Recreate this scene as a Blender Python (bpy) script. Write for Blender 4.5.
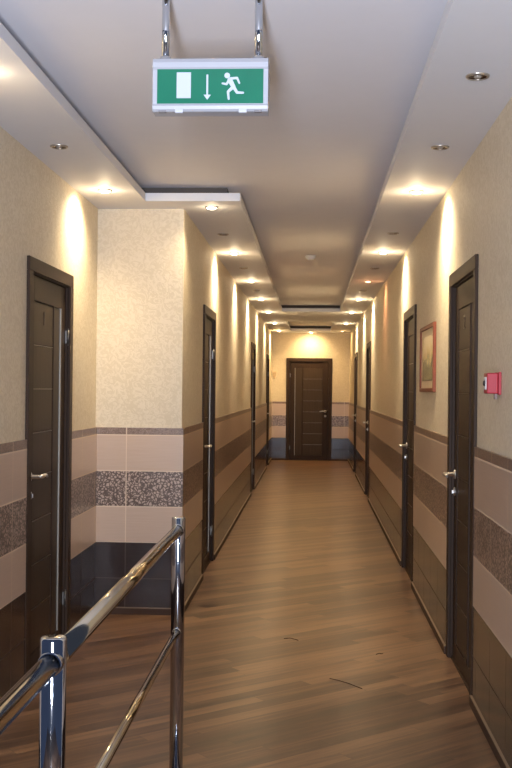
import bpy, bmesh, math
from mathutils import Vector, Matrix

C = bpy.context.scene.collection
for o in list(bpy.data.objects): bpy.data.objects.remove(o)

# ---------------------------------------------------------------- camera, world, exposure
EYE = 1.4745
YAW, PITCH, ROLL, FPX = .0533, .0045, .0104, 1049.34
r_ = Vector((math.cos(YAW), math.sin(YAW), 0)); f_ = Vector((-math.sin(YAW), math.cos(YAW), 0)); u_ = Vector((0, 0, 1))
f_, u_ = f_*math.cos(PITCH)+u_*math.sin(PITCH), u_*math.cos(PITCH)-f_*math.sin(PITCH)
r_, u_ = r_*math.cos(ROLL)+u_*math.sin(ROLL), u_*math.cos(ROLL)-r_*math.sin(ROLL)
cd = bpy.data.cameras.new('camera'); cam = bpy.data.objects.new('camera', cd); C.objects.link(cam)
M = Matrix((r_, u_, -f_)).transposed().to_4x4(); M.translation = Vector((0, 0, EYE)); cam.matrix_world = M
cd.sensor_fit = 'VERTICAL'; cd.sensor_height = 36.0; cd.sensor_width = 24.0; cd.lens = 36.0*FPX/768.0
cd.clip_start = .02; cd.clip_end = 200
bpy.context.scene.camera = cam

S = bpy.context.scene
S.view_settings.view_transform = 'Standard'; S.view_settings.look = 'None'
S.view_settings.gamma = 1.0; S.view_settings.use_curve_mapping = False
S.view_settings.exposure = 0.30
w = bpy.data.worlds.new('daylight'); S.world = w; w.use_nodes = True
bg = w.node_tree.nodes['Background']; bg.inputs[0].default_value = (.40, .55, 1, 1); bg.inputs[1].default_value = .09  # added dim blue ambient for dark chrome reflections; daylight only assumed

def lamp(name, kind, loc, energy, color, size=.02, **kw):
    d = bpy.data.lights.new(name, kind); d.energy = energy; d.color = color
    if kind == 'AREA': d.size = size
    else: d.shadow_soft_size = size
    for k, v in kw.items(): setattr(d, k, v)
    o = bpy.data.objects.new(name, d); C.objects.link(o); o.location = loc
    return o
# the photographer's assumed flash, to the left of the lens
lamp('camera_flash', 'POINT', (-.11, .0, EYE+.01), 78, (.46, .66, 1), .012)
Y0_ = -1.2
WARM = (1, .79, .50)
# added area light behind the camera, brightens the ceiling; any window is assumed
o = lamp('added_rear_light', 'AREA', (-.25, Y0_+.06, 1.25), 290, (.82, .87, 1), .34)
o.data.shape = 'RECTANGLE'; o.data.size_y = 1.6
o.rotation_euler = Vector((0, 1, .8)).to_track_quat('-Z', 'Y').to_euler()

# ---------------------------------------------------------------- dimensions
WA, WL, WR = 1.408, .843, .777        # alcove wall, corridor left wall, corridor right wall
YB, YE, Y0 = 6.79, 21.78, 2.3       # step wall, end wall, rear opening left for dark reflections
SOF, SOFT = EYE+1.165, .05            # soffit underside and thickness
CEIL = SOF+.10
DH = 2.12                             # casing height
WAIN = 1.2128; BB = .045; ROWH = .2330; TW = .373

# ---------------------------------------------------------------- material helpers
class NT:
    def __init__(s, name):
        s.m = bpy.data.materials.new(name); s.m.use_nodes = True; s.t = s.m.node_tree; s.b = s.t.nodes['Principled BSDF']
    def n(s, typ, **kw):
        x = s.t.nodes.new(typ)
        for k, v in kw.items(): setattr(x, k, v)
        return x
    def set(s, sock, v):
        if isinstance(v, bpy.types.NodeSocket): s.t.links.new(v, sock)
        elif v is not None: sock.default_value = v
    def math(s, op, a, b=None, c=None):
        x = s.n('ShaderNodeMath', operation=op); s.set(x.inputs[0], a); s.set(x.inputs[1], b); s.set(x.inputs[2], c); return x.outputs[0]
    def mix(s, f, a, b, mode='MIX'):
        x = s.n('ShaderNodeMix', data_type='RGBA', blend_type=mode); s.set(x.inputs[0], f)
        s.set(x.inputs[6], a); s.set(x.inputs[7], b); return x.outputs[2]
    def pos(s):
        t = s.n('ShaderNodeTexCoord'); return t.outputs['Object']
    def sep(s, v):
        x = s.n('ShaderNodeSeparateXYZ'); s.set(x.inputs[0], v); return x.outputs
    def comb(s, a, b, c):
        x = s.n('ShaderNodeCombineXYZ')
        for i, v in enumerate((a, b, c)): s.set(x.inputs[i], v)
        return x.outputs[0]
    def noise(s, v, scale, detail=2, rough=.5, dist=0):
        x = s.n('ShaderNodeTexNoise'); s.set(x.inputs['Vector'], v); x.inputs['Scale'].default_value = scale
        x.inputs['Detail'].default_value = detail; x.inputs['Roughness'].default_value = rough; x.inputs['Distortion'].default_value = dist
        return x.outputs[0]
    def ramp(s, f, pts, interp='LINEAR'):
        x = s.n('ShaderNodeValToRGB'); x.color_ramp.interpolation = interp; e = x.color_ramp.elements
        while len(e) < len(pts): e.new(.5)
        for i, (p, c) in enumerate(pts):
            e[i].position = p; e[i].color = (*c, 1) if len(c) == 3 else c
        s.set(x.inputs[0], f); return x.outputs[0]
    def bump(s, h, strength=.3, dist=.01):
        x = s.n('ShaderNodeBump'); x.inputs['Strength'].default_value = strength; x.inputs['Distance'].default_value = dist
        s.set(x.inputs['Height'], h); s.set(s.b.inputs['Normal'], x.outputs[0])

def c8(r, g, b):
    f = lambda v: (v/255/12.92) if v/255 <= .04045 else ((v/255+.055)/1.055)**2.4
    return (f(r), f(g), f(b), 1)

def simple(name, col, rough=.5, metal=0, noise_amt=.06, scale=30, spec=.5, bump=0):
    t = NT(name); p = t.pos(); n = t.noise(p, scale, 3)
    dark = tuple(v*(1-noise_amt) for v in col[:3])+(1,); light = tuple(min(1, v*(1+noise_amt)) for v in col[:3])+(1,)
    t.set(t.b.inputs['Base Color'], t.mix(n, dark, light))
    t.b.inputs['Roughness'].default_value = rough; t.b.inputs['Metallic'].default_value = metal
    t.b.inputs['Specular IOR Level'].default_value = spec
    if bump: t.bump(n, bump, .002)
    return t.m

def wood_dark(name, vert=True, base=(54, 41, 33)):
    t = NT(name); x, y, z = t.sep(t.pos())
    v = t.comb(t.math('MULTIPLY', x, 60), t.math('MULTIPLY', y, 60), t.math('MULTIPLY', z, 2.2)) if vert else \
        t.comb(t.math('MULTIPLY', x, 3), t.math('MULTIPLY', y, 3), t.math('MULTIPLY', z, 70))
    n = t.noise(v, 1.0, 4, .6)
    b = c8(*base)
    t.set(t.b.inputs['Base Color'], t.mix(n, tuple(q*.72 for q in b[:3])+(1,), tuple(q*1.3 for q in b[:3])+(1,)))
    t.b.inputs['Roughness'].default_value = .45; t.b.inputs['Specular IOR Level'].default_value = .10; t.bump(n, .12, .001)
    return t.m

def emis(name, col, strength):
    t = NT(name); t.b.inputs['Base Color'].default_value = col
    t.b.inputs['Emission Color'].default_value = col; t.b.inputs['Emission Strength'].default_value = strength
    return t.m

def wallpaper():
    t = NT('wallpaper'); p = t.pos(); x, y, z = t.sep(p)
    fine = t.noise(p, 55, 4, .6); big = t.noise(p, 9, 3, .6, 1.2); curl = t.noise(p, 22, 3, .55, 2.5)
    pat = t.ramp(curl, [(.44, (0, 0, 0)), (.56, (1, 1, 1))])
    c = t.mix(pat, c8(208, 195, 171), c8(219, 207, 185))
    c = t.mix(t.math('MULTIPLY', big, .35), c, c8(198, 184, 160))
    t.set(t.b.inputs['Base Color'], c)
    t.set(t.b.inputs['Roughness'], t.math('MULTIPLY_ADD', pat, -.12, .72))
    h = t.math('ADD', t.math('MULTIPLY', pat, 1.0), t.math('MULTIPLY', fine, .5))
    t.bump(h, .2, .003)
    return t.m

def tiles(axis, phase):
    t = NT('wall_tile'); p = t.pos(); x, y, z = t.sep(p); u = y if axis == 'y' else x
    rowc = t.math('DIVIDE', z, WAIN)
    b = [0, 2*ROWH/WAIN, 3*ROWH/WAIN, 4*ROWH/WAIN, 5*ROWH/WAIN]
    uvw = t.comb(u, z, 0)
    # mosaic of small curled flakes
    nz = t.n('ShaderNodeTexNoise'); t.set(nz.inputs['Vector'], uvw); nz.inputs['Scale'].default_value = 30
    va = t.n('ShaderNodeVectorMath', operation='MULTIPLY_ADD'); t.set(va.inputs[0], nz.outputs[1]); va.inputs[1].default_value = (.035, .035, 0); t.set(va.inputs[2], uvw)
    vo = t.n('ShaderNodeTexVoronoi', feature='DISTANCE_TO_EDGE'); t.set(vo.inputs['Vector'], va.outputs[0]); vo.inputs['Scale'].default_value = 52
    flake = t.ramp(vo.outputs[0], [(.10, (0, 0, 0)), (.20, (1, 1, 1))])
    mos = t.mix(flake, c8(86, 69, 59), c8(178, 156, 142))
    curl2 = t.noise(uvw, 90, 2, .5, 2.0)
    bord = t.mix(t.ramp(curl2, [(.42, (0, 0, 0)), (.55, (1, 1, 1))]), c8(104, 84, 72), c8(142, 120, 106))
    # light tile: fine horizontal lines
    ln = t.noise(t.comb(t.math('MULTIPLY', u, 4), t.math('MULTIPLY', z, 130), 0), 1, 3, .6)
    lt = t.mix(ln, c8(180, 157, 139), c8(196, 173, 155))
    dk = t.mix(ln, c8(40, 28, 24), c8(52, 38, 33))
    def sel(i): return t.math('GREATER_THAN', rowc, b[i])
    c = t.mix(sel(1), dk, lt); c = t.mix(sel(2), c, mos); c = t.mix(sel(3), c, lt); c = t.mix(sel(4), c, bord)
    # grout
    fu = t.math('ABSOLUTE', t.math('SUBTRACT', t.math('FRACT', t.math('DIVIDE', t.math('SUBTRACT', u, phase-.5*TW), TW)), .5))
    gu = t.math('LESS_THAN', fu, .003/TW)
    fz = t.math('ABSOLUTE', t.math('SUBTRACT', t.math('FRACT', t.math('ADD', t.math('DIVIDE', z, ROWH), .5)), .5))
    gz = t.math('LESS_THAN', fz, .0035/ROWH)
    g = t.math('MAXIMUM', gu, gz)
    gcol = t.mix(sel(1), c8(70, 56, 48), c8(214, 194, 172))
    t.set(t.b.inputs['Base Color'], t.mix(g, c, gcol))
    t.set(t.b.inputs['Roughness'], t.math('MULTIPLY_ADD', g, .5, t.math('MULTIPLY_ADD', sel(1), .10, .20)))
    t.b.inputs['Specular IOR Level'].default_value = .36
    t.bump(t.math('MULTIPLY', g, -1), .4, .002)
    return t.m

def laminate():
    t = NT('laminate_planks'); x, y, z = t.sep(t.pos())
    a = math.radians(40); ca, sa = math.cos(a), math.sin(a)
    L = t.math('ADD', t.math('MULTIPLY', x, ca), t.math('MULTIPLY', y, sa))
    W = t.math('SUBTRACT', t.math('MULTIPLY', y, ca), t.math('MULTIPLY', x, sa))
    PW, PL = .082, 1.25
    wi = t.math('DIVIDE', W, PW); row = t.math('FLOOR', wi)
    off = t.math('FRACT', t.math('MULTIPLY', t.math('SINE', t.math('MULTIPLY', row, 12.9898)), 437.58))
    li = t.math('ADD', t.math('DIVIDE', L, PL), off); col = t.math('FLOOR', li)
    wn = t.n('ShaderNodeTexWhiteNoise', noise_dimensions='2D'); t.set(wn.inputs['Vector'], t.comb(row, col, 0))
    rnd = wn.outputs[0]
    grain = t.noise(t.comb(t.math('MULTIPLY_ADD', rnd, 37, t.math('MULTIPLY', L, 1.6)), t.math('MULTIPLY', W, 26), t.math('MULTIPLY', rnd, 9)), 1, 4, .6, .6)
    fine = t.noise(t.comb(t.math('MULTIPLY', L, 8), t.math('MULTIPLY', W, 170), rnd), 1, 2)
    v = t.math('ADD', t.math('MULTIPLY_ADD', rnd, .30, -.06), t.math('MULTIPLY', grain, .82))
    v = t.math('ADD', v, t.math('MULTIPLY', t.math('SUBTRACT', fine, .5), .16))
    c = t.ramp(v, [(.18, c8(58, 43, 35)[:3]), (.42, c8(92, 68, 53)[:3]), (.62, c8(124, 93, 70)[:3]), (.85, c8(148, 115, 86)[:3])])
    jw = t.math('LESS_THAN', t.math('ABSOLUTE', t.math('SUBTRACT', t.math('FRACT', t.math('ADD', wi, .5)), .5)), .008)
    jl = t.math('LESS_THAN', t.math('ABSOLUTE', t.math('SUBTRACT', t.math('FRACT', t.math('ADD', li, .5)), .5)), .0012)
    j = t.math('MAXIMUM', jw, jl)
    t.set(t.b.inputs['Base Color'], t.mix(t.math('MULTIPLY', j, .5), c, c8(40, 30, 25)))
    t.set(t.b.inputs['Roughness'], t.math('MULTIPLY_ADD', grain, .12, .25))
    t.bump(t.math('SUBTRACT', t.math('MULTIPLY', grain, .3), j), .06, .001)
    return t.m

M_PAPER = wallpaper()
M_TILEY = tiles('y', 4.882); M_TILEYA = tiles('y', 4.854); M_TILEX = tiles('x', -1.202); M_TILEXE = tiles('x', .3)
M_FLOOR = laminate()
M_CEIL = simple('ceiling_paint', c8(226, 225, 230), .65, 0, .02, 8)
M_SOFF = simple('soffit_paint', c8(216, 216, 220), .6, 0, .02, 8)
M_BASE = wood_dark('baseboard_wood', False, (70, 52, 42))
M_BTOP = simple('baseboard_bead', c8(112, 92, 74), .5)
M_WENGE = wood_dark('wenge', True); M_CASE = wood_dark('wenge_casing', True, (60, 46, 37))
M_PANEL = wood_dark('wenge_panel', True, (66, 54, 44))
M_GAP = simple('rebate_dark', c8(18, 14, 12), .7)
M_STRIP = simple('brushed_inlay', c8(150, 144, 134), .45, .6)
M_CHROME = simple('polished_chrome', c8(205, 208, 214), .07, 1, .02)
M_NICKEL = simple('satin_nickel', c8(214, 212, 210), .33, 1, .03)
M_HINGE = simple('dull_hinge_metal', c8(120, 116, 112), .4, .9)
M_TRIM = simple('downlight_trim', c8(176, 168, 158), .3, .8)
M_REFL = simple('downlight_reflector', c8(92, 70, 52), .25, .9)
M_BULB0 = simple('unlit_glass', c8(150, 140, 128), .12, .2)
M_GOLD = emis('lit_bulb', (1, .80, .50, 1), 30)
M_DIM = emis('dim_bulb', (1, .50, .28, 1), 5)
M_COOLB = emis('bright_bulb', (1, .90, .74, 1), 18)

# ---------------------------------------------------------------- mesh helpers
def bx(bm, x0, x1, y0, y1, z0, z1, bev=0):
    vs = [bm.verts.new(p) for p in ((x0, y0, z0), (x1, y0, z0), (x1, y1, z0), (x0, y1, z0), (x0, y0, z1), (x1, y0, z1), (x1, y1, z1), (x0, y1, z1))]
    fs = [bm.faces.new([vs[i] for i in q]) for q in ((0, 3, 2, 1), (4, 5, 6, 7), (0, 1, 5, 4), (1, 2, 6, 5), (2, 3, 7, 6), (3, 0, 4, 7))]
    if bev:
        es = list({e for f in fs for e in f.edges})
        bmesh.ops.bevel(bm, geom=es, offset=bev, segments=2, profile=.5, affect='EDGES')
def prism(bm, pts, fn, d0, d1, bev=0):
    """closed 2-D outline swept between two depths; fn(a, b, d) -> point"""
    A = [bm.verts.new(fn(a, b, d0)) for a, b in pts]; B = [bm.verts.new(fn(a, b, d1)) for a, b in pts]
    f1 = bm.faces.new(A); f2 = bm.faces.new(B[::-1]); n = len(pts)
    sides = [bm.faces.new((A[i], B[i], B[(i+1) % n], A[(i+1) % n])) for i in range(n)]
    if bev:
        es = [e for e in f2.edges]
        bmesh.ops.bevel(bm, geom=es, offset=bev, segments=2, profile=.5, affect='EDGES')
def cyl(bm, p0, p1, r0, r1=None, seg=20, cap=True):
    p0, p1 = Vector(p0), Vector(p1); r1 = r0 if r1 is None else r1
    d = (p1-p0).normalized(); a = d.orthogonal().normalized(); b = d.cross(a)
    A = [bm.verts.new(p0+(a*math.cos(k*math.tau/seg)+b*math.sin(k*math.tau/seg))*r0) for k in range(seg)]
    B = [bm.verts.new(p1+(a*math.cos(k*math.tau/seg)+b*math.sin(k*math.tau/seg))*r1) for k in range(seg)]
    for k in range(seg): bm.faces.new((A[k], A[(k+1) % seg], B[(k+1) % seg], B[k])).smooth = True
    if cap: bm.faces.new(A[::-1]); bm.faces.new(B)
def lathe(bm, prof, axis0, axisd, seg=24):
    """profile of (radius, along) revolved round a line"""
    p = Vector(axis0); d = Vector(axisd).normalized(); a = d.orthogonal().normalized(); b = d.cross(a); rings = []
    for r, h in prof:
        rings.append([bm.verts.new(p+d*h+(a*math.cos(k*math.tau/seg)+b*math.sin(k*math.tau/seg))*r) for k in range(seg)] if r > 1e-6 else [bm.verts.new(p+d*h)])
    for R1, R2 in zip(rings, rings[1:]):
        for k in range(seg):
            q = [R1[k % len(R1)], R1[(k+1) % len(R1)], R2[(k+1) % len(R2)], R2[k % len(R2)]]
            u = []
            for v in q:
                if v not in u: u.append(v)
            if len(u) > 2: bm.faces.new(u).smooth = True
def tube(bm, pts, r, seg=14, rs=None):
    P = [Vector(p) for p in pts]; rings = []; a = None
    for i, p in enumerate(P):
        d = (P[min(i+1, len(P)-1)]-P[max(i-1, 0)]).normalized()
        a = d.orthogonal().normalized() if a is None else (a-d*a.dot(d)).normalized()
        b = d.cross(a); rr = rs[i] if rs else r
        rings.append([bm.verts.new(p+(a*math.cos(k*math.tau/seg)+b*math.sin(k*math.tau/seg))*rr) for k in range(seg)])
    for R1, R2 in zip(rings, rings[1:]):
        for k in range(seg): bm.faces.new((R1[k], R1[(k+1) % seg], R2[(k+1) % seg], R2[k])).smooth = True
    bm.faces.new(rings[0][::-1]); bm.faces.new(rings[-1])

def obj(name, bm, mat, parent=None, loc=None):
    bmesh.ops.recalc_face_normals(bm, faces=bm.faces)
    me = bpy.data.meshes.new(name); bm.to_mesh(me); bm.free()
    for m in (mat if isinstance(mat, (list, tuple)) else [mat]): me.materials.append(m)
    o = bpy.data.objects.new(name, me); C.objects.link(o)
    if loc: o.location = loc
    if parent: o.parent = parent
    return o
def tag(o, label, cat=None, group=None, kind=None):
    o['label'] = label
    if cat: o['category'] = cat
    if group: o['group'] = group
    if kind: o['kind'] = kind
    return o
def thing(name, label, cat, loc=(0, 0, 0), rz=0, group=None, kind=None):
    o = bpy.data.objects.new(name, None); C.objects.link(o); o.location = loc; o.rotation_euler = (0, 0, rz); o.empty_display_size = .1
    return tag(o, label, cat, group, kind)
def dup(root, loc, rz, label, group=None):
    r = root.copy(); C.objects.link(r); r.location = loc; r.rotation_euler = (0, 0, rz); r['label'] = label
    if group: r['group'] = group
    for ch in list(root.children):
        c = ch.copy(); C.objects.link(c); c.parent = r
        for g in list(ch.children):
            d = g.copy(); C.objects.link(d); d.parent = c
    return r
N = bmesh.new

# ---------------------------------------------------------------- the shell
# door openings: (wall, y of near casing edge); casing .95 wide
DW = .95
A_D = [5.097]; L_D = [8.046, 14.45, 19.35]; R_D = [4.982, 7.902, 13.93, 18.05]
FR = .065   # casing inset to the opening
b = N(); bx(b, -WA-.9, WR+.9, -1.3, YE+.3, -.12, 0)
tag(obj('floor', b, M_FLOOR), 'brown laminate floor with planks laid diagonally along the corridor', 'floor', kind='structure')

def side_wall(name, face, out, ya, yb, doors, label, tm, z1=CEIL, yt=None):
    """wall along y: face = x of the visible face, out = +1 if the body lies towards +x; openings for doors"""
    T = .20; xa, xb = sorted((face, face+out*T)); b = N(); cuts = [(d+FR, d+DW-FR) for d in doors]
    y = ya
    for c0, c1 in cuts:
        bx(b, xa, xb, y, c0, 0, z1); bx(b, xa, xb, c0, c1, DH-FR, z1); y = c1
    bx(b, xa, xb, y, yb, 0, z1)
    w = tag(obj(name, b, M_PAPER), label, 'wall', kind='structure')
    b = N(); xa, xb = sorted((face, face-out*.012)); y = ya if yt is None else yt
    for d in doors: bx(b, xa, xb, y, d+.001, 0, WAIN); y = d+DW-.001
    bx(b, xa, xb, y, yb, 0, WAIN); obj('tile_wainscot', b, tm, w)
    return w
side_wall('wall_left_near', -WA, -1, Y0, YB, A_D, 'cream wallpapered wall left of the railing with a tiled lower half', M_TILEYA)
side_wall('wall_left_far', -WL, -1, YB+.2, YE, L_D, 'long cream left corridor wall beyond the jutting corner, tiled lower half', M_TILEY, yt=YB-.012)
side_wall('wall_right', WR, 1, Y0, YE, R_D, 'long cream right corridor wall with framed picture and tiled lower half', M_TILEY)
b = N(); bx(b, -WA, -WL, YB, YB+.2, 0, CEIL)
w = tag(obj('wall_step', b, M_PAPER), 'short cream wall facing the camera where the corridor narrows', 'wall', kind='structure')
b = N(); bx(b, -WA+.012, -WL, YB-.012, YB, 0, WAIN); obj('tile_wainscot', b, M_TILEX, w)
EDX = -.0595
b = N(); e0, e1 = EDX-DW/2+FR, EDX+DW/2-FR
bx(b, -WL-.2, e0, YE, YE+.2, 0, CEIL); bx(b, e1, WR+.2, YE, YE+.2, 0, CEIL); bx(b, e0, e1, YE, YE+.2, DH-FR, CEIL)
w = tag(obj('wall_end', b, M_PAPER), 'cream end wall around the closed door at the far end', 'wall', kind='structure')
b = N(); bx(b, -WL+.012, EDX-DW/2+.001, YE-.012, YE, 0, WAIN); bx(b, EDX+DW/2-.001, WR-.012, YE-.012, YE, 0, WAIN); obj('tile_wainscot', b, M_TILEXE, w)

# baseboards
def base(name, label, segs):
    b = N(); b2 = N()
    for (x0, x1, y0, y1) in segs:
        bx(b, x0, x1, y0, y1, 0, BB-.004); bx(b2, x0, x1, y0, y1, BB-.004, BB+.001)
    o = tag(obj(name, b, M_BASE), label, 'baseboard', kind='structure'); obj('top_bead', b2, M_BTOP, o)
def yseg(xa, xb, ya, yb, doors):
    out = []; y = ya
    for d in doors: out.append((xa, xb, y, d+.0)); y = d+DW
    return out+[(xa, xb, y, yb)]
base('baseboard_left_near', 'dark baseboard along the near left wall', yseg(-WA+.012, -WA+.024, Y0, YB-.012, A_D))
base('baseboard_step', 'dark baseboard under the short jutting wall', [(-WA+.024, -WL+.024, YB-.024, YB-.012)])
base('baseboard_left_far', 'dark baseboard along the far left corridor wall', yseg(-WL+.012, -WL+.024, YB-.012, YE-.024, L_D))
base('baseboard_right', 'dark baseboard along the right corridor wall', yseg(WR-.024, WR-.012, Y0, YE-.024, R_D))
base('baseboard_end', 'dark baseboard on the end wall either side of the door', [(-WL+.012, EDX-DW/2, YE-.024, YE-.012), (EDX+DW/2, WR-.012, YE-.024, YE-.012)])

# ceiling: upper slab, dropped soffit with shadow gap
b = N(); bx(b, -WA-.2, WR+.2, Y0, YE+.2, CEIL, CEIL+.1)
tag(obj('ceiling', b, M_CEIL), 'grey white upper ceiling inside the recessed tray', 'ceiling', kind='structure')
GR, GA, GL = .41, 1.02, .457
b = N()
for (x0, x1, y0, y1) in ((GR, WR, Y0, YE), (-WA, -GA-.03, Y0, 6.50), (-WA, -GL, 6.50, YB), (-WL, -GL, YB, 15.75), (-WL, GR, 15.75, 18.08), (-WL, -.44, 18.08, 21.0), (.36, GR, 18.08, 21.0), (-WL, GR, 21.0, YE)):
    bx(b, x0, x1, y0, y1, SOF, SOF+SOFT)
tag(obj('ceiling_soffit', b, M_SOFF), 'white dropped ceiling border stepping round the tray with downlights', 'ceiling', kind='structure')
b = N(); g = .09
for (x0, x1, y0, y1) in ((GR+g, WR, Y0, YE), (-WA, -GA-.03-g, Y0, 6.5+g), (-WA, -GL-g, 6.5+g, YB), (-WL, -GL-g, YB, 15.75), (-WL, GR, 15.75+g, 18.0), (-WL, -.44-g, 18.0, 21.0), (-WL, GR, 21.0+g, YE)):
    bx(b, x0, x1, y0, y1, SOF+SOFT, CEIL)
tag(obj('trim_soffit_gap', b, simple('gap_shade', c8(84, 76, 70), .8)), 'recessed shadow gap band above the dropped ceiling border', 'ceiling trim', kind='structure')  # shade inside the soffit gap is put into this dark colour

# ---------------------------------------------------------------- doors. Local frame: front face at x=0 looking +x, y = across, z up
def handle_set(par, yc, sgn, zc=1.018):
    b = N(); lathe(b, [(0, 0), (.026, 0), (.026, .005), (.022, .009), (.011, .011), (.009, .055), (0, .056)], (-.012, yc, zc), (1, 0, 0))
    h = obj('door_handle', b, M_NICKEL, par); h['label'] = 'polished lever handle'
    b = N(); tube(b, [(.034, yc, zc), (.046, yc+sgn*.004, zc), (.051, yc+sgn*.02, zc+.001), (.051, yc+sgn*.05, zc+.005), (.050, yc+sgn*.085, zc+.003), (.048, yc+sgn*.118, zc-.006)], .009, 12, [.009, .010, .0105, .010, .009, .0065])
    obj('lever', b, M_NICKEL, h)
    b = N(); lathe(b, [(0, 0), (.024, 0), (.024, .005), (.020, .009), (0, .010)], (-.012, yc, zc-.095), (1, 0, 0)); bx(b, -.003, .008, yc-.004, yc+.004, zc-.107, zc-.086, .002)
    obj('lock_escutcheon', b, M_NICKEL, par)

def make_door(name, label, flip=1):
    """hinge edge on the +y side when flip=1"""
    root = thing(name, label, 'door', kind='structure'); h = DW/2
    F = lambda y: y*flip
    def Y(a, c): return sorted((F(a), F(c)))
    b = N(); cw = .07
    for s in (-1, 1):
        a0, a1 = sorted((s*h, s*(h-cw))); bx(b, .0, .016, a0, a1, 0, DH-cw*.999, .003)
    bx(b, .0, .016, -h, h, DH-cw, DH, .003)
    obj('casing', b, M_CASE, root)
    b = N()
    for s in (-1, 1):
        a0, a1 = sorted((s*(h-FR-.001), s*(h-cw-.006))); bx(b, -.16, 0, a0, a1, 0, DH-cw)
    bx(b, -.16, 0, -h+FR+.001, h-FR-.001, DH-cw-.006, DH-FR-.001)
    obj('jamb', b, M_CASE, root)
    lw = h-cw-.010                      # half leaf
    zt = DH-cw-.010
    b = N(); x0, x1 = -.055, -.012
    # stiles, rails and recessed back board
    H_, L_ = lw, -lw                    # hinge edge, lock edge
    zp = 1.915; pb = .10
    for (a, c, z0, z1) in ((L_, L_+.115, .012, zt), (H_-.095, H_, .012, zt), (L_+.115, H_-.095, zp, zt), (L_+.115, H_-.095, .012, pb), (H_-.27, H_-.25, pb, zp)):
        y0, y1 = Y(a, c); bx(b, x0, x1, y0, y1, z0, z1, .0015)
    y0, y1 = Y(L_+.115, H_-.095); bx(b, x0, x1-.012, y0, y1, pb, zp)
    obj('door_leaf', b, M_WENGE, root)
    # eight stacked panels with slim inlays between
    n = 8; z0 = pb; dz = (zp-pb)/n; b = N(); bi = N(); y0, y1 = Y(L_+.118, H_-.273)
    for k in range(n):
        bx(b, x1-.012, x1-.004, y0, y1, z0+k*dz+.004, z0+(k+1)*dz-.004, .0025)
        if k: bx(bi, x1-.012, x1-.003, y0, y1, z0+k*dz-.002, z0+k*dz+.002)
    obj('door_panel', b, M_PANEL, root); obj('inlay_line', bi, simple('dull_inlay', c8(112, 98, 84), .3, .6), root)
    y0, y1 = Y(H_-.247, H_-.112); b = N(); bx(b, x1-.012, x1-.006, y0, y1, pb+.003, zp-.003, .002); obj('door_panel', b, M_PANEL, root)
    y0, y1 = Y(H_-.108, H_-.098); b = N(); bx(b, x1-.012, x1+.001, y0, y1, pb, zp); o = obj('vertical_strip', b, M_STRIP, root); o['label'] = 'slim bright metal strip'
    handle_set(root, F(L_+.055), flip)
    for zc in (1.76, .26):
        b = N(); hc = F(H_+.004)
        cyl(b, (.004, hc, zc-.04), (.004, hc, zc+.04), .0055, seg=12); cyl(b, (.004, hc, zc+.04), (.004, hc, zc+.05), .005, .002, 12); cyl(b, (.004, hc, zc-.05), (.004, hc, zc-.04), .002, .005, 12)
        bx(b, -.010, -.001, min(hc, F(H_-.012)), max(hc, F(H_-.012)), zc-.036, zc+.036)
        obj('hinge', b, M_HINGE, root)
    b = N(); bx(b, -.16, -.004, -h+FR+.006, h-FR-.006, 0, .010); obj('threshold', b, M_CASE, root)
    b = N(); bx(b, -.165, -.150, -h+FR+.003, h-FR-.003, 0, DH-FR-.003); obj('backing', b, M_GAP, root)
    return root

def place_l(y): return (y+DW/2)
D = make_door('door_1', 'dark wenge door numbered 1 in the near left wall')
D.location = (-WA, A_D[0]+DW/2, 0)
labs = ['dark wenge door in left wall just past the jutting corner', 'narrowly seen dark door midway along the left corridor wall', 'farthest dark door on the left corridor wall']
for i, y in enumerate(L_D):
    d = dup(D, (-WL, y+DW/2, 0), 0, labs[i]); d.name = 'door_%d' % (i+2)
labs = ['nearest dark wenge door on the right, numbered 2, beside red call point', 'dark door on the right wall just beyond the framed picture', 'third dark door along the right corridor wall', 'farthest dark door on the right corridor wall']
RD = []
for i, y in enumerate(R_D):
    d = dup(D, (WR, y+DW/2, 0), math.pi, labs[i]); d.name = 'door_%d' % (i+5); RD.append(d)
E_ = make_door('door_9', 'closed dark wenge door facing the camera at the corridor end', -1)
E_.rotation_euler = (0, 0, -math.pi/2); E_.location = (EDX, YE, 0)

def text_mesh(txt, size, depth):
    cu = bpy.data.curves.new('t', 'FONT'); cu.body = txt; cu.size = size; cu.extrude = depth; cu.align_x = 'CENTER'; cu.align_y = 'CENTER'
    o = bpy.data.objects.new('t', cu); C.objects.link(o); bpy.context.view_layer.update()
    me = bpy.data.meshes.new_from_object(o.evaluated_get(bpy.context.evaluated_depsgraph_get())); bpy.data.objects.remove(o); return me
M_NUM = simple('brown_numeral', c8(46, 26, 18), .35)
for root, txt in ((D, '1'), (RD[0], '2')):
    me = text_mesh(txt, .105, .0015); me.materials.append(M_NUM)
    o = bpy.data.objects.new('door_number', me); C.objects.link(o); o.parent = root
    o.rotation_euler = (math.pi/2, 0, math.pi/2); o.location = (-.0145, -.07, 1.83); o['label'] = 'small brown numeral ' + txt

# ---------------------------------------------------------------- downlights
def make_downlight(lit):
    root = thing('recessed_downlight', '', 'downlight')
    b = N(); lathe(b, [(.044, 0), (.044, -.003), (.041, -.007), (.036, -.008), (.034, -.006), (.034, 0)], (0, 0, 0), (0, 0, 1), 28)
    obj('trim_ring', b, M_TRIM, root)
    b = N(); lathe(b, [(.035, -.005), (.030, -.003), (.020, -.001), (0, -.001)], (0, 0, 0), (0, 0, 1), 24)
    obj('reflector', b, M_REFL, root)
    b = N()
    if lit: lathe(b, [(.031, -.001), (.031, -.008), (.022, -.014), (0, -.017)], (0, 0, 0), (0, 0, 1), 20)
    else: lathe(b, [(.015, -.001), (.015, -.006), (.010, -.010), (0, -.011)], (0, 0, 0), (0, 0, 1), 20)
    obj('bulb', b, {0: M_BULB0, 1: M_GOLD, 2: M_DIM, 3: M_COOLB}[lit], root)
    return root
protos = {}
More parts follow.
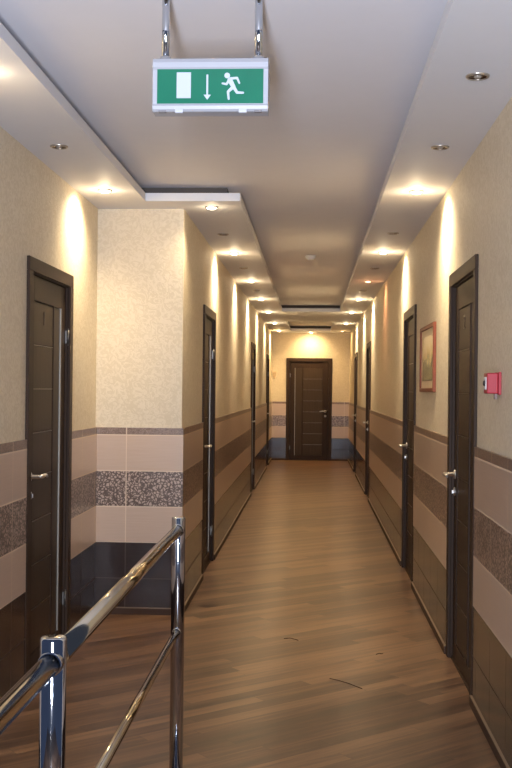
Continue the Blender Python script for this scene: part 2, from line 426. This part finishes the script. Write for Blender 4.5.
XR, XL, XA = .588, -.67, -1.235
LIGHTS = [  # x, y, state (0 off, 1 lit, 2 dim, 3 bright no wall), wall side, label
 (XR+.012, 3.91, 0, 1, 'unlit downlight nearest the camera on the right soffit'),
 (XR+.012, 5.05, 0, 1, 'second unlit downlight on the right soffit, before the first lit one'),
 (XR+.010, 6.17, 1, 1, 'lit downlight on the right soffit above the nearest bright wall streak'),
 (XR, 7.82, 0, 1, 'unlit downlight between the two nearest lit ones on right soffit'),
 (XR, 8.90, 1, 1, 'second lit downlight on the right soffit, above the door past the picture'),
 (XR, 10.07, 0, 1, 'unlit downlight on right soffit before the dim orange one'),
 (XR, 11.27, 2, 1, 'dim orange glowing downlight on the right soffit'),
 (XR, 12.36, 0, 1, 'unlit downlight on right soffit just past the dim orange one'),
 (XR, 13.55, 1, 1, 'third lit downlight on right soffit, past the dim orange one'),
 (XR, 15.85, 1, 1, 'lit downlight on right soffit at the far end of the tray'),
 (XR, 18.50, 1, 1, 'lit downlight on right soffit beside the small far tray'),
 (XR, 20.90, 2, 1, 'dim warm downlight on right soffit nearest the end wall'),
 (XA+.02, 3.83, 1, -1, 'lit downlight over the near left wall at the left edge of view'),
 (XA, 5.02, 0, -1, 'unlit downlight on the near left soffit above the numbered door'),
 (XA, 6.14, 1, -1, 'lit downlight on the near left soffit beside the alcove corner'),
 (-.655, 6.71, 3, 0, 'round bright downlight at the jutting corner of the left soffit'),
 (XL-.01, 7.89, 0, -1, 'first unlit downlight past the jutting corner on left soffit'),
 (XL-.01, 8.99, 1, -1, 'lit downlight above the first door past the jutting corner'),
 (XL, 10.10, 0, -1, 'second unlit downlight past the jutting corner on left soffit'),
 (XL, 11.33, 1, -1, 'second lit downlight along the left corridor wall'),
 (XL, 12.40, 0, -1, 'third unlit downlight past the jutting corner on left soffit'),
 (XL, 13.60, 1, -1, 'third lit downlight along the left corridor wall'),
 (XL, 15.88, 1, -1, 'lit downlight on left soffit at the far end of the tray'),
 (XL, 18.50, 1, -1, 'lit downlight on left soffit beside the small far tray'),
 (XL, 20.90, 1, -1, 'lit downlight on left soffit nearest the end wall'),
 (-.03, 21.42, 1, 2, 'lit downlight on the ceiling centred above the end door'),
]
def aim(o, d):
    o.rotation_euler = Vector(d).to_track_quat('-Z', 'Y').to_euler()
K = {1: 1.0, 2: .16, 3: .38}
for x, y, st, side, label in LIGHTS:
    if st not in protos: protos[st] = make_downlight(st); o = protos[st]; o.location = (x, y, SOF); o['label'] = label
    else: o = dup(protos[st], (x, y, SOF), 0, label)
    o['group'] = 'recessed downlights in the soffit'
    if st:
        col = (1, .42, .20) if st == 2 else WARM
        k = K[st]*(.45 if y < 4 else .8 if x < -1 else 1)*(1.5 if y > 20 else 1)*(.5 if side == 2 else 1)
        if y > 20: col = (1, .70, .34)
        p = lamp('downlight_glow', 'POINT', (x, y, SOF-.07), 1.4*k, col, .015)
        s = lamp('downlight_beam', 'SPOT', (x, y, SOF-.02), 86*k, col, .018, spot_size=math.radians(136), spot_blend=1.0)
        d = {1: (.42, 0, -1), -1: (-.42, 0, -1), 0: (0, 0, -1), 2: (0, .55, -1)}[side]; aim(s, d)

# smoke detector in the tray
t = thing('smoke_detector', 'small white round smoke detector on the tray ceiling', 'smoke detector', (-.022, 9.967, CEIL))
b = N(); lathe(b, [(0, 0), (.052, 0), (.052, -.010), (.047, -.014), (.047, -.014)], (0, 0, 0), (0, 0, 1), 28); obj('base', b, simple('white_plastic', c8(205, 198, 186), .5), t)
b = N(); lathe(b, [(.044, -.0142), (.044, -.022), (.036, -.034), (.020, -.042), (0, -.043)], (0, 0, 0), (0, 0, 1), 28); obj('sensor_dome', b, simple('white_dome', c8(208, 200, 188), .5), t)

# ---------------------------------------------------------------- exit sign
SX0, SX1, SZ0, SZ1, SY = -.514, -.148, 2.351, 2.522, 3.3
t = thing('exit_sign', 'green and white emergency exit sign hanging on two chrome rods', 'exit sign', ((SX0+SX1)/2, SY, SZ0))
W2 = (SX1-SX0)/2; HS = SZ1-SZ0
M_WHITE = simple('white_housing', c8(170, 171, 178), .35, 0, .01)
b = N()
prof = [(0, .008), (.006, 0), (.016, -.004), (.022, 0), (HS-.040, 0), (HS-.034, -.006), (HS-.018, -.006), (HS-.004, .004), (HS, .014), (HS, .066), (HS-.01, .074), (.01, .074), (0, .066)]
prism(b, [(q[1], q[0]) for q in prof], lambda a, c, d: (d, a, c), -W2, W2); obj('housing', b, M_WHITE, t)
gx0, gx1, gz0, gz1 = -W2+.0145, W2-.0145, .0235, HS-.037
b = N(); bx(b, gx0, gx1, -.0015, .003, gz0, gz1)
tg = NT('green_panel'); tg.b.inputs['Roughness'].default_value = .3
ny = tg.noise(tg.pos(), 12, 1)
tg.set(tg.b.inputs['Base Color'], tg.mix(ny, c8(8, 100, 76), c8(12, 112, 84)))
gp = obj('green_panel', b, tg.m, t); gp['label'] = 'green pictogram panel'
# symbols: crop pixels (3.94 per photo pixel) to metres
def q(px, py): return ((px-238.5)/3.94*.003182, (262-py)/3.94*.003182)
M_SYM = simple('symbol_white', c8(186, 192, 204), .4, 0, .01)
def capsule(bm, a, c, ra, rc=None, y0=-.0024, y1=-.0010, n=8):
    rc = ra if rc is None else rc
    a = Vector(q(*a)); c = Vector(q(*c)); d = (c-a); ang = math.atan2(d.y, d.x)
    pts = [(a.x+ra*math.cos(ang+math.pi/2+k*math.pi/n), a.y+ra*math.sin(ang+math.pi/2+k*math.pi/n)) for k in range(n+1)]
    pts += [(c.x+rc*math.cos(ang-math.pi/2+k*math.pi/n), c.y+rc*math.sin(ang-math.pi/2+k*math.pi/n)) for k in range(n+1)]
    prism(bm, pts, lambda u, v, dd: (u, dd, v), y0, y1)
b = N(); x0, z1 = q(107, 111); x1, z0 = q(163, 212); bx(b, x0, x1, -.0024, -.0010, z0, z1); obj('doorway_symbol', b, M_SYM, gp)
b = N(); x0, z1 = q(224, 120); x1, z0 = q(231, 205); bx(b, x0, x1, -.0024, -.0010, z0, z1)
prism(b, [q(213, 199), q(242, 199), q(227.5, 219)], lambda u, v, d: (u, d, v), -.0026, -.0010); obj('arrow_symbol', b, M_SYM, gp)
b = N(); e = .0008
capsule(b, (305, 124), (305.5, 124.5), 11*e)
capsule(b, (316, 143), (330, 168), 10*e, 8*e, -.0025)
capsule(b, (318, 136), (344, 134), 5*e, 4.5*e, -.0026); capsule(b, (344, 134), (353, 154), 4.5*e, 3.5*e, -.0027)
capsule(b, (313, 142), (303, 158), 5*e, 4.5*e, -.0026); capsule(b, (303, 158), (287, 155), 4.5*e, 3.5*e, -.0027)
capsule(b, (331, 170), (344, 190), 7*e, 5*e, -.0026); capsule(b, (344, 191), (368, 192), 5*e, 4*e, -.0027)
capsule(b, (327, 171), (309, 188), 7*e, 5*e, -.0028); capsule(b, (309, 188), (312, 216), 5*e, 4*e, -.0029)
obj('running_figure', b, M_SYM, gp)
for sx in (-.098, .104):
    b = N(); bx(b, sx-.013, sx+.013, -.004, .012, -.006, .006, .002); obj('clip', b, simple('clip_grey', c8(190, 192, 200), .4), t)
for sx in (-.152, .152):
    b = N(); bx(b, sx-.012, sx+.012, .002, .016, -.003, .003, .001); obj('clip', b, simple('clip_dark', c8(120, 116, 118), .4), t)
for px in (-.479, -.181):
    lx = px-(SX0+SX1)/2; b = N(); cyl(b, (lx, .037, HS-.004), (lx, .037, CEIL-SZ0), .0125, seg=24)
    p = obj('hanging_rod', b, M_CHROME, t)
    b = N(); lathe(b, [(.0126, -.006), (.020, -.005), (.022, 0)], (lx, .037, CEIL-SZ0), (0, 0, 1)); obj('ceiling_rose', b, M_CHROME, p)
    b = N(); lathe(b, [(.0126, .012), (.017, .011), (.018, 0)], (lx, .037, HS), (0, 0, 1)); obj('rod_collar', b, M_CHROME, p)

# ---------------------------------------------------------------- railing
RX = -.492; RZ = .993; PR = .0255
t = thing('chrome_railing', 'polished chrome railing with two rails standing on the laminate floor', 'railing', (RX, 0, 0))
for y in (.10, 2.0, 3.9):
    b = N(); lathe(b, [(0, 0), (PR, 0), (PR, RZ-.006), (PR-.002, RZ-.001), (PR-.005, RZ), (0, RZ)], (0, y, 0), (0, 0, 1), 36)
    p = obj('post', b, M_CHROME, t)
    b = N(); lathe(b, [(PR+.0005, .030), (.034, .026), (.055, .008), (.060, 0)], (0, y, 0), (0, 0, 1), 32); obj('base_flange', b, M_CHROME, p)
    for z, r in ((RZ-.047, .0205), (.568, .0135)):
        for s in (-1, 1):
            if y > 3 and s > 0: continue
            if y < 1 and s < 0: continue
            b = N(); lathe(b, [(r+.0004, PR+.007), (r+.0025, PR+.006), (r+.0035, PR+.001), (r+.0035, PR-.016)], (0, y, z), (0, s, 0), 28); obj('rail_collar', b, M_CHROME, p)
M_RAIL = simple('steel_rail', c8(200, 186, 164), .10, 1, .02)
for (y0, y1) in ((.12, 1.98), (2.02, 3.88)):
    b = N(); cyl(b, (0, y0, RZ-.047), (0, y1, RZ-.047), .0205, seg=32); obj('handrail', b, M_RAIL, t)
    b = N(); cyl(b, (0, y0, .568), (0, y1, .568), .0135, seg=28); obj('lower_rail', b, M_RAIL, t)

# ---------------------------------------------------------------- framed picture on the right wall
t = thing('framed_picture', 'small reddish wood framed picture with pale mat on right wall', 'picture', (WR, 7.05, 1.687), math.pi)
w2, h2, fw = .41, .222, .026
b = N()
for s in (-1, 1):
    bx(b, .0, .020, min(s*w2, s*(w2-fw)), max(s*w2, s*(w2-fw)), -h2, h2, .003)
    bx(b, .0, .020, -w2+fw, w2-fw, min(s*h2, s*(h2-fw)), max(s*h2, s*(h2-fw)), .003)
obj('frame', b, simple('red_wood', c8(122, 62, 38), .5, 0, .2, 40, .3), t)
b = N(); bx(b, .002, .008, -w2+fw-.002, w2-fw+.002, -h2+fw-.002, h2-fw+.002); obj('mat', b, simple('cream_mat', c8(214, 196, 164), .5), t)
tp = NT('picture_print'); x, y, z = tp.sep(tp.pos())
n = tp.noise(tp.comb(y, z, 0), 9, 4, .6); v = tp.math('ADD', tp.math('MULTIPLY', z, 2.6), tp.math('MULTIPLY', n, .9))
tp.set(tp.b.inputs['Base Color'], tp.ramp(v, [(.15, c8(112, 116, 92)[:3]), (.38, c8(130, 134, 102)[:3]), (.5, c8(190, 172, 120)[:3]), (.7, c8(206, 190, 158)[:3])]))
tp.b.inputs['Roughness'].default_value = .25
b = N(); bx(b, .008, .0095, -w2+.095, w2-.095, -h2+.075, h2-.075); obj('print', b, tp.m, t)

# fire alarm call point
t = thing('fire_alarm_call_point', 'red fire alarm call point on right wall beside the nearest door', 'alarm', (WR, 4.402, 1.507), math.pi)
M_RED = simple('red_plastic', c8(168, 34, 48), .4)
b = N(); bx(b, 0, .012, -.047, .047, -.047, .047, .003); bx(b, .012, .058, -.043, .043, -.043, .043, .005); obj('body', b, M_RED, t)
b = N(); bx(b, .058, .061, -.028, .028, -.026, .026, .001); obj('front_panel', b, simple('panel_white', c8(232, 232, 236), .25), t)
b = N(); lathe(b, [(0, 0), (.012, 0), (.012, .003), (.009, .006), (0, .007)], (.061, 0, 0), (1, 0, 0)); obj('push_button', b, simple('button_black', c8(50, 40, 44), .4), t)
b = N(); bx(b, .010, .022, -.012, .012, -.066, -.042, .002); obj('seal_tab', b, simple('grey_tab', c8(128, 110, 104), .5), t)

# small wall unit on the end wall
t = thing('wall_sensor', 'small beige wall unit with tapered lower end on the end wall', 'sensor', (-.775, YE, 1.755), -math.pi/2)
M_BEI = simple('beige_plastic', c8(205, 180, 146), .5)
b = N(); prism(b, [(-.04, .06), (.04, .06), (.04, .03), (.015, -.06), (-.015, -.06), (-.04, .03)], lambda a, c, d: (d, a, c), 0, .03, .004); obj('casing', b, M_BEI, t)
b = N(); prism(b, [(-.045, .085), (.045, .085), (.045, .062), (-.045, .062)], lambda a, c, d: (d, a, c), 0, .045); obj('cover', b, simple('beige_cover', c8(222, 198, 160), .5), t)

# small yellow notice high on the second door of the left corridor wall
b = N(); bx(b, -.012, -.009, .12, .27, 1.90, 1.99, .0008)
o = obj('notice_plate', b, simple('yellow_plate', c8(196, 170, 92), .5), bpy.data.objects['door_3']); o['label'] = 'small yellowish notice plate'

# dark strands lying on the floor
M_ST = simple('dark_strand', c8(52, 34, 25), .7)
for pts, label in (([(.105, 5.37), (.15, 5.335), (.20, 5.285), (.235, 5.235), (.262, 5.20)], 'longest thin dark curved strand lying on the corridor floor'),
                   ([(-.15, 6.20), (-.115, 6.215), (-.085, 6.19), (-.065, 6.165)], 'thin dark strand on the floor left of the corridor middle'),
                   ([(.372, 5.88), (.39, 5.905), (.405, 5.895), (.412, 5.91)], 'tiny dark curled strand on the floor towards the right wall')):
    b = N(); tube(b, [(x, y,   .002) for x, y in pts], .0016, 6)
    tag(obj('floor_strand', b, M_ST), label, 'debris', 'dark strands on the floor')
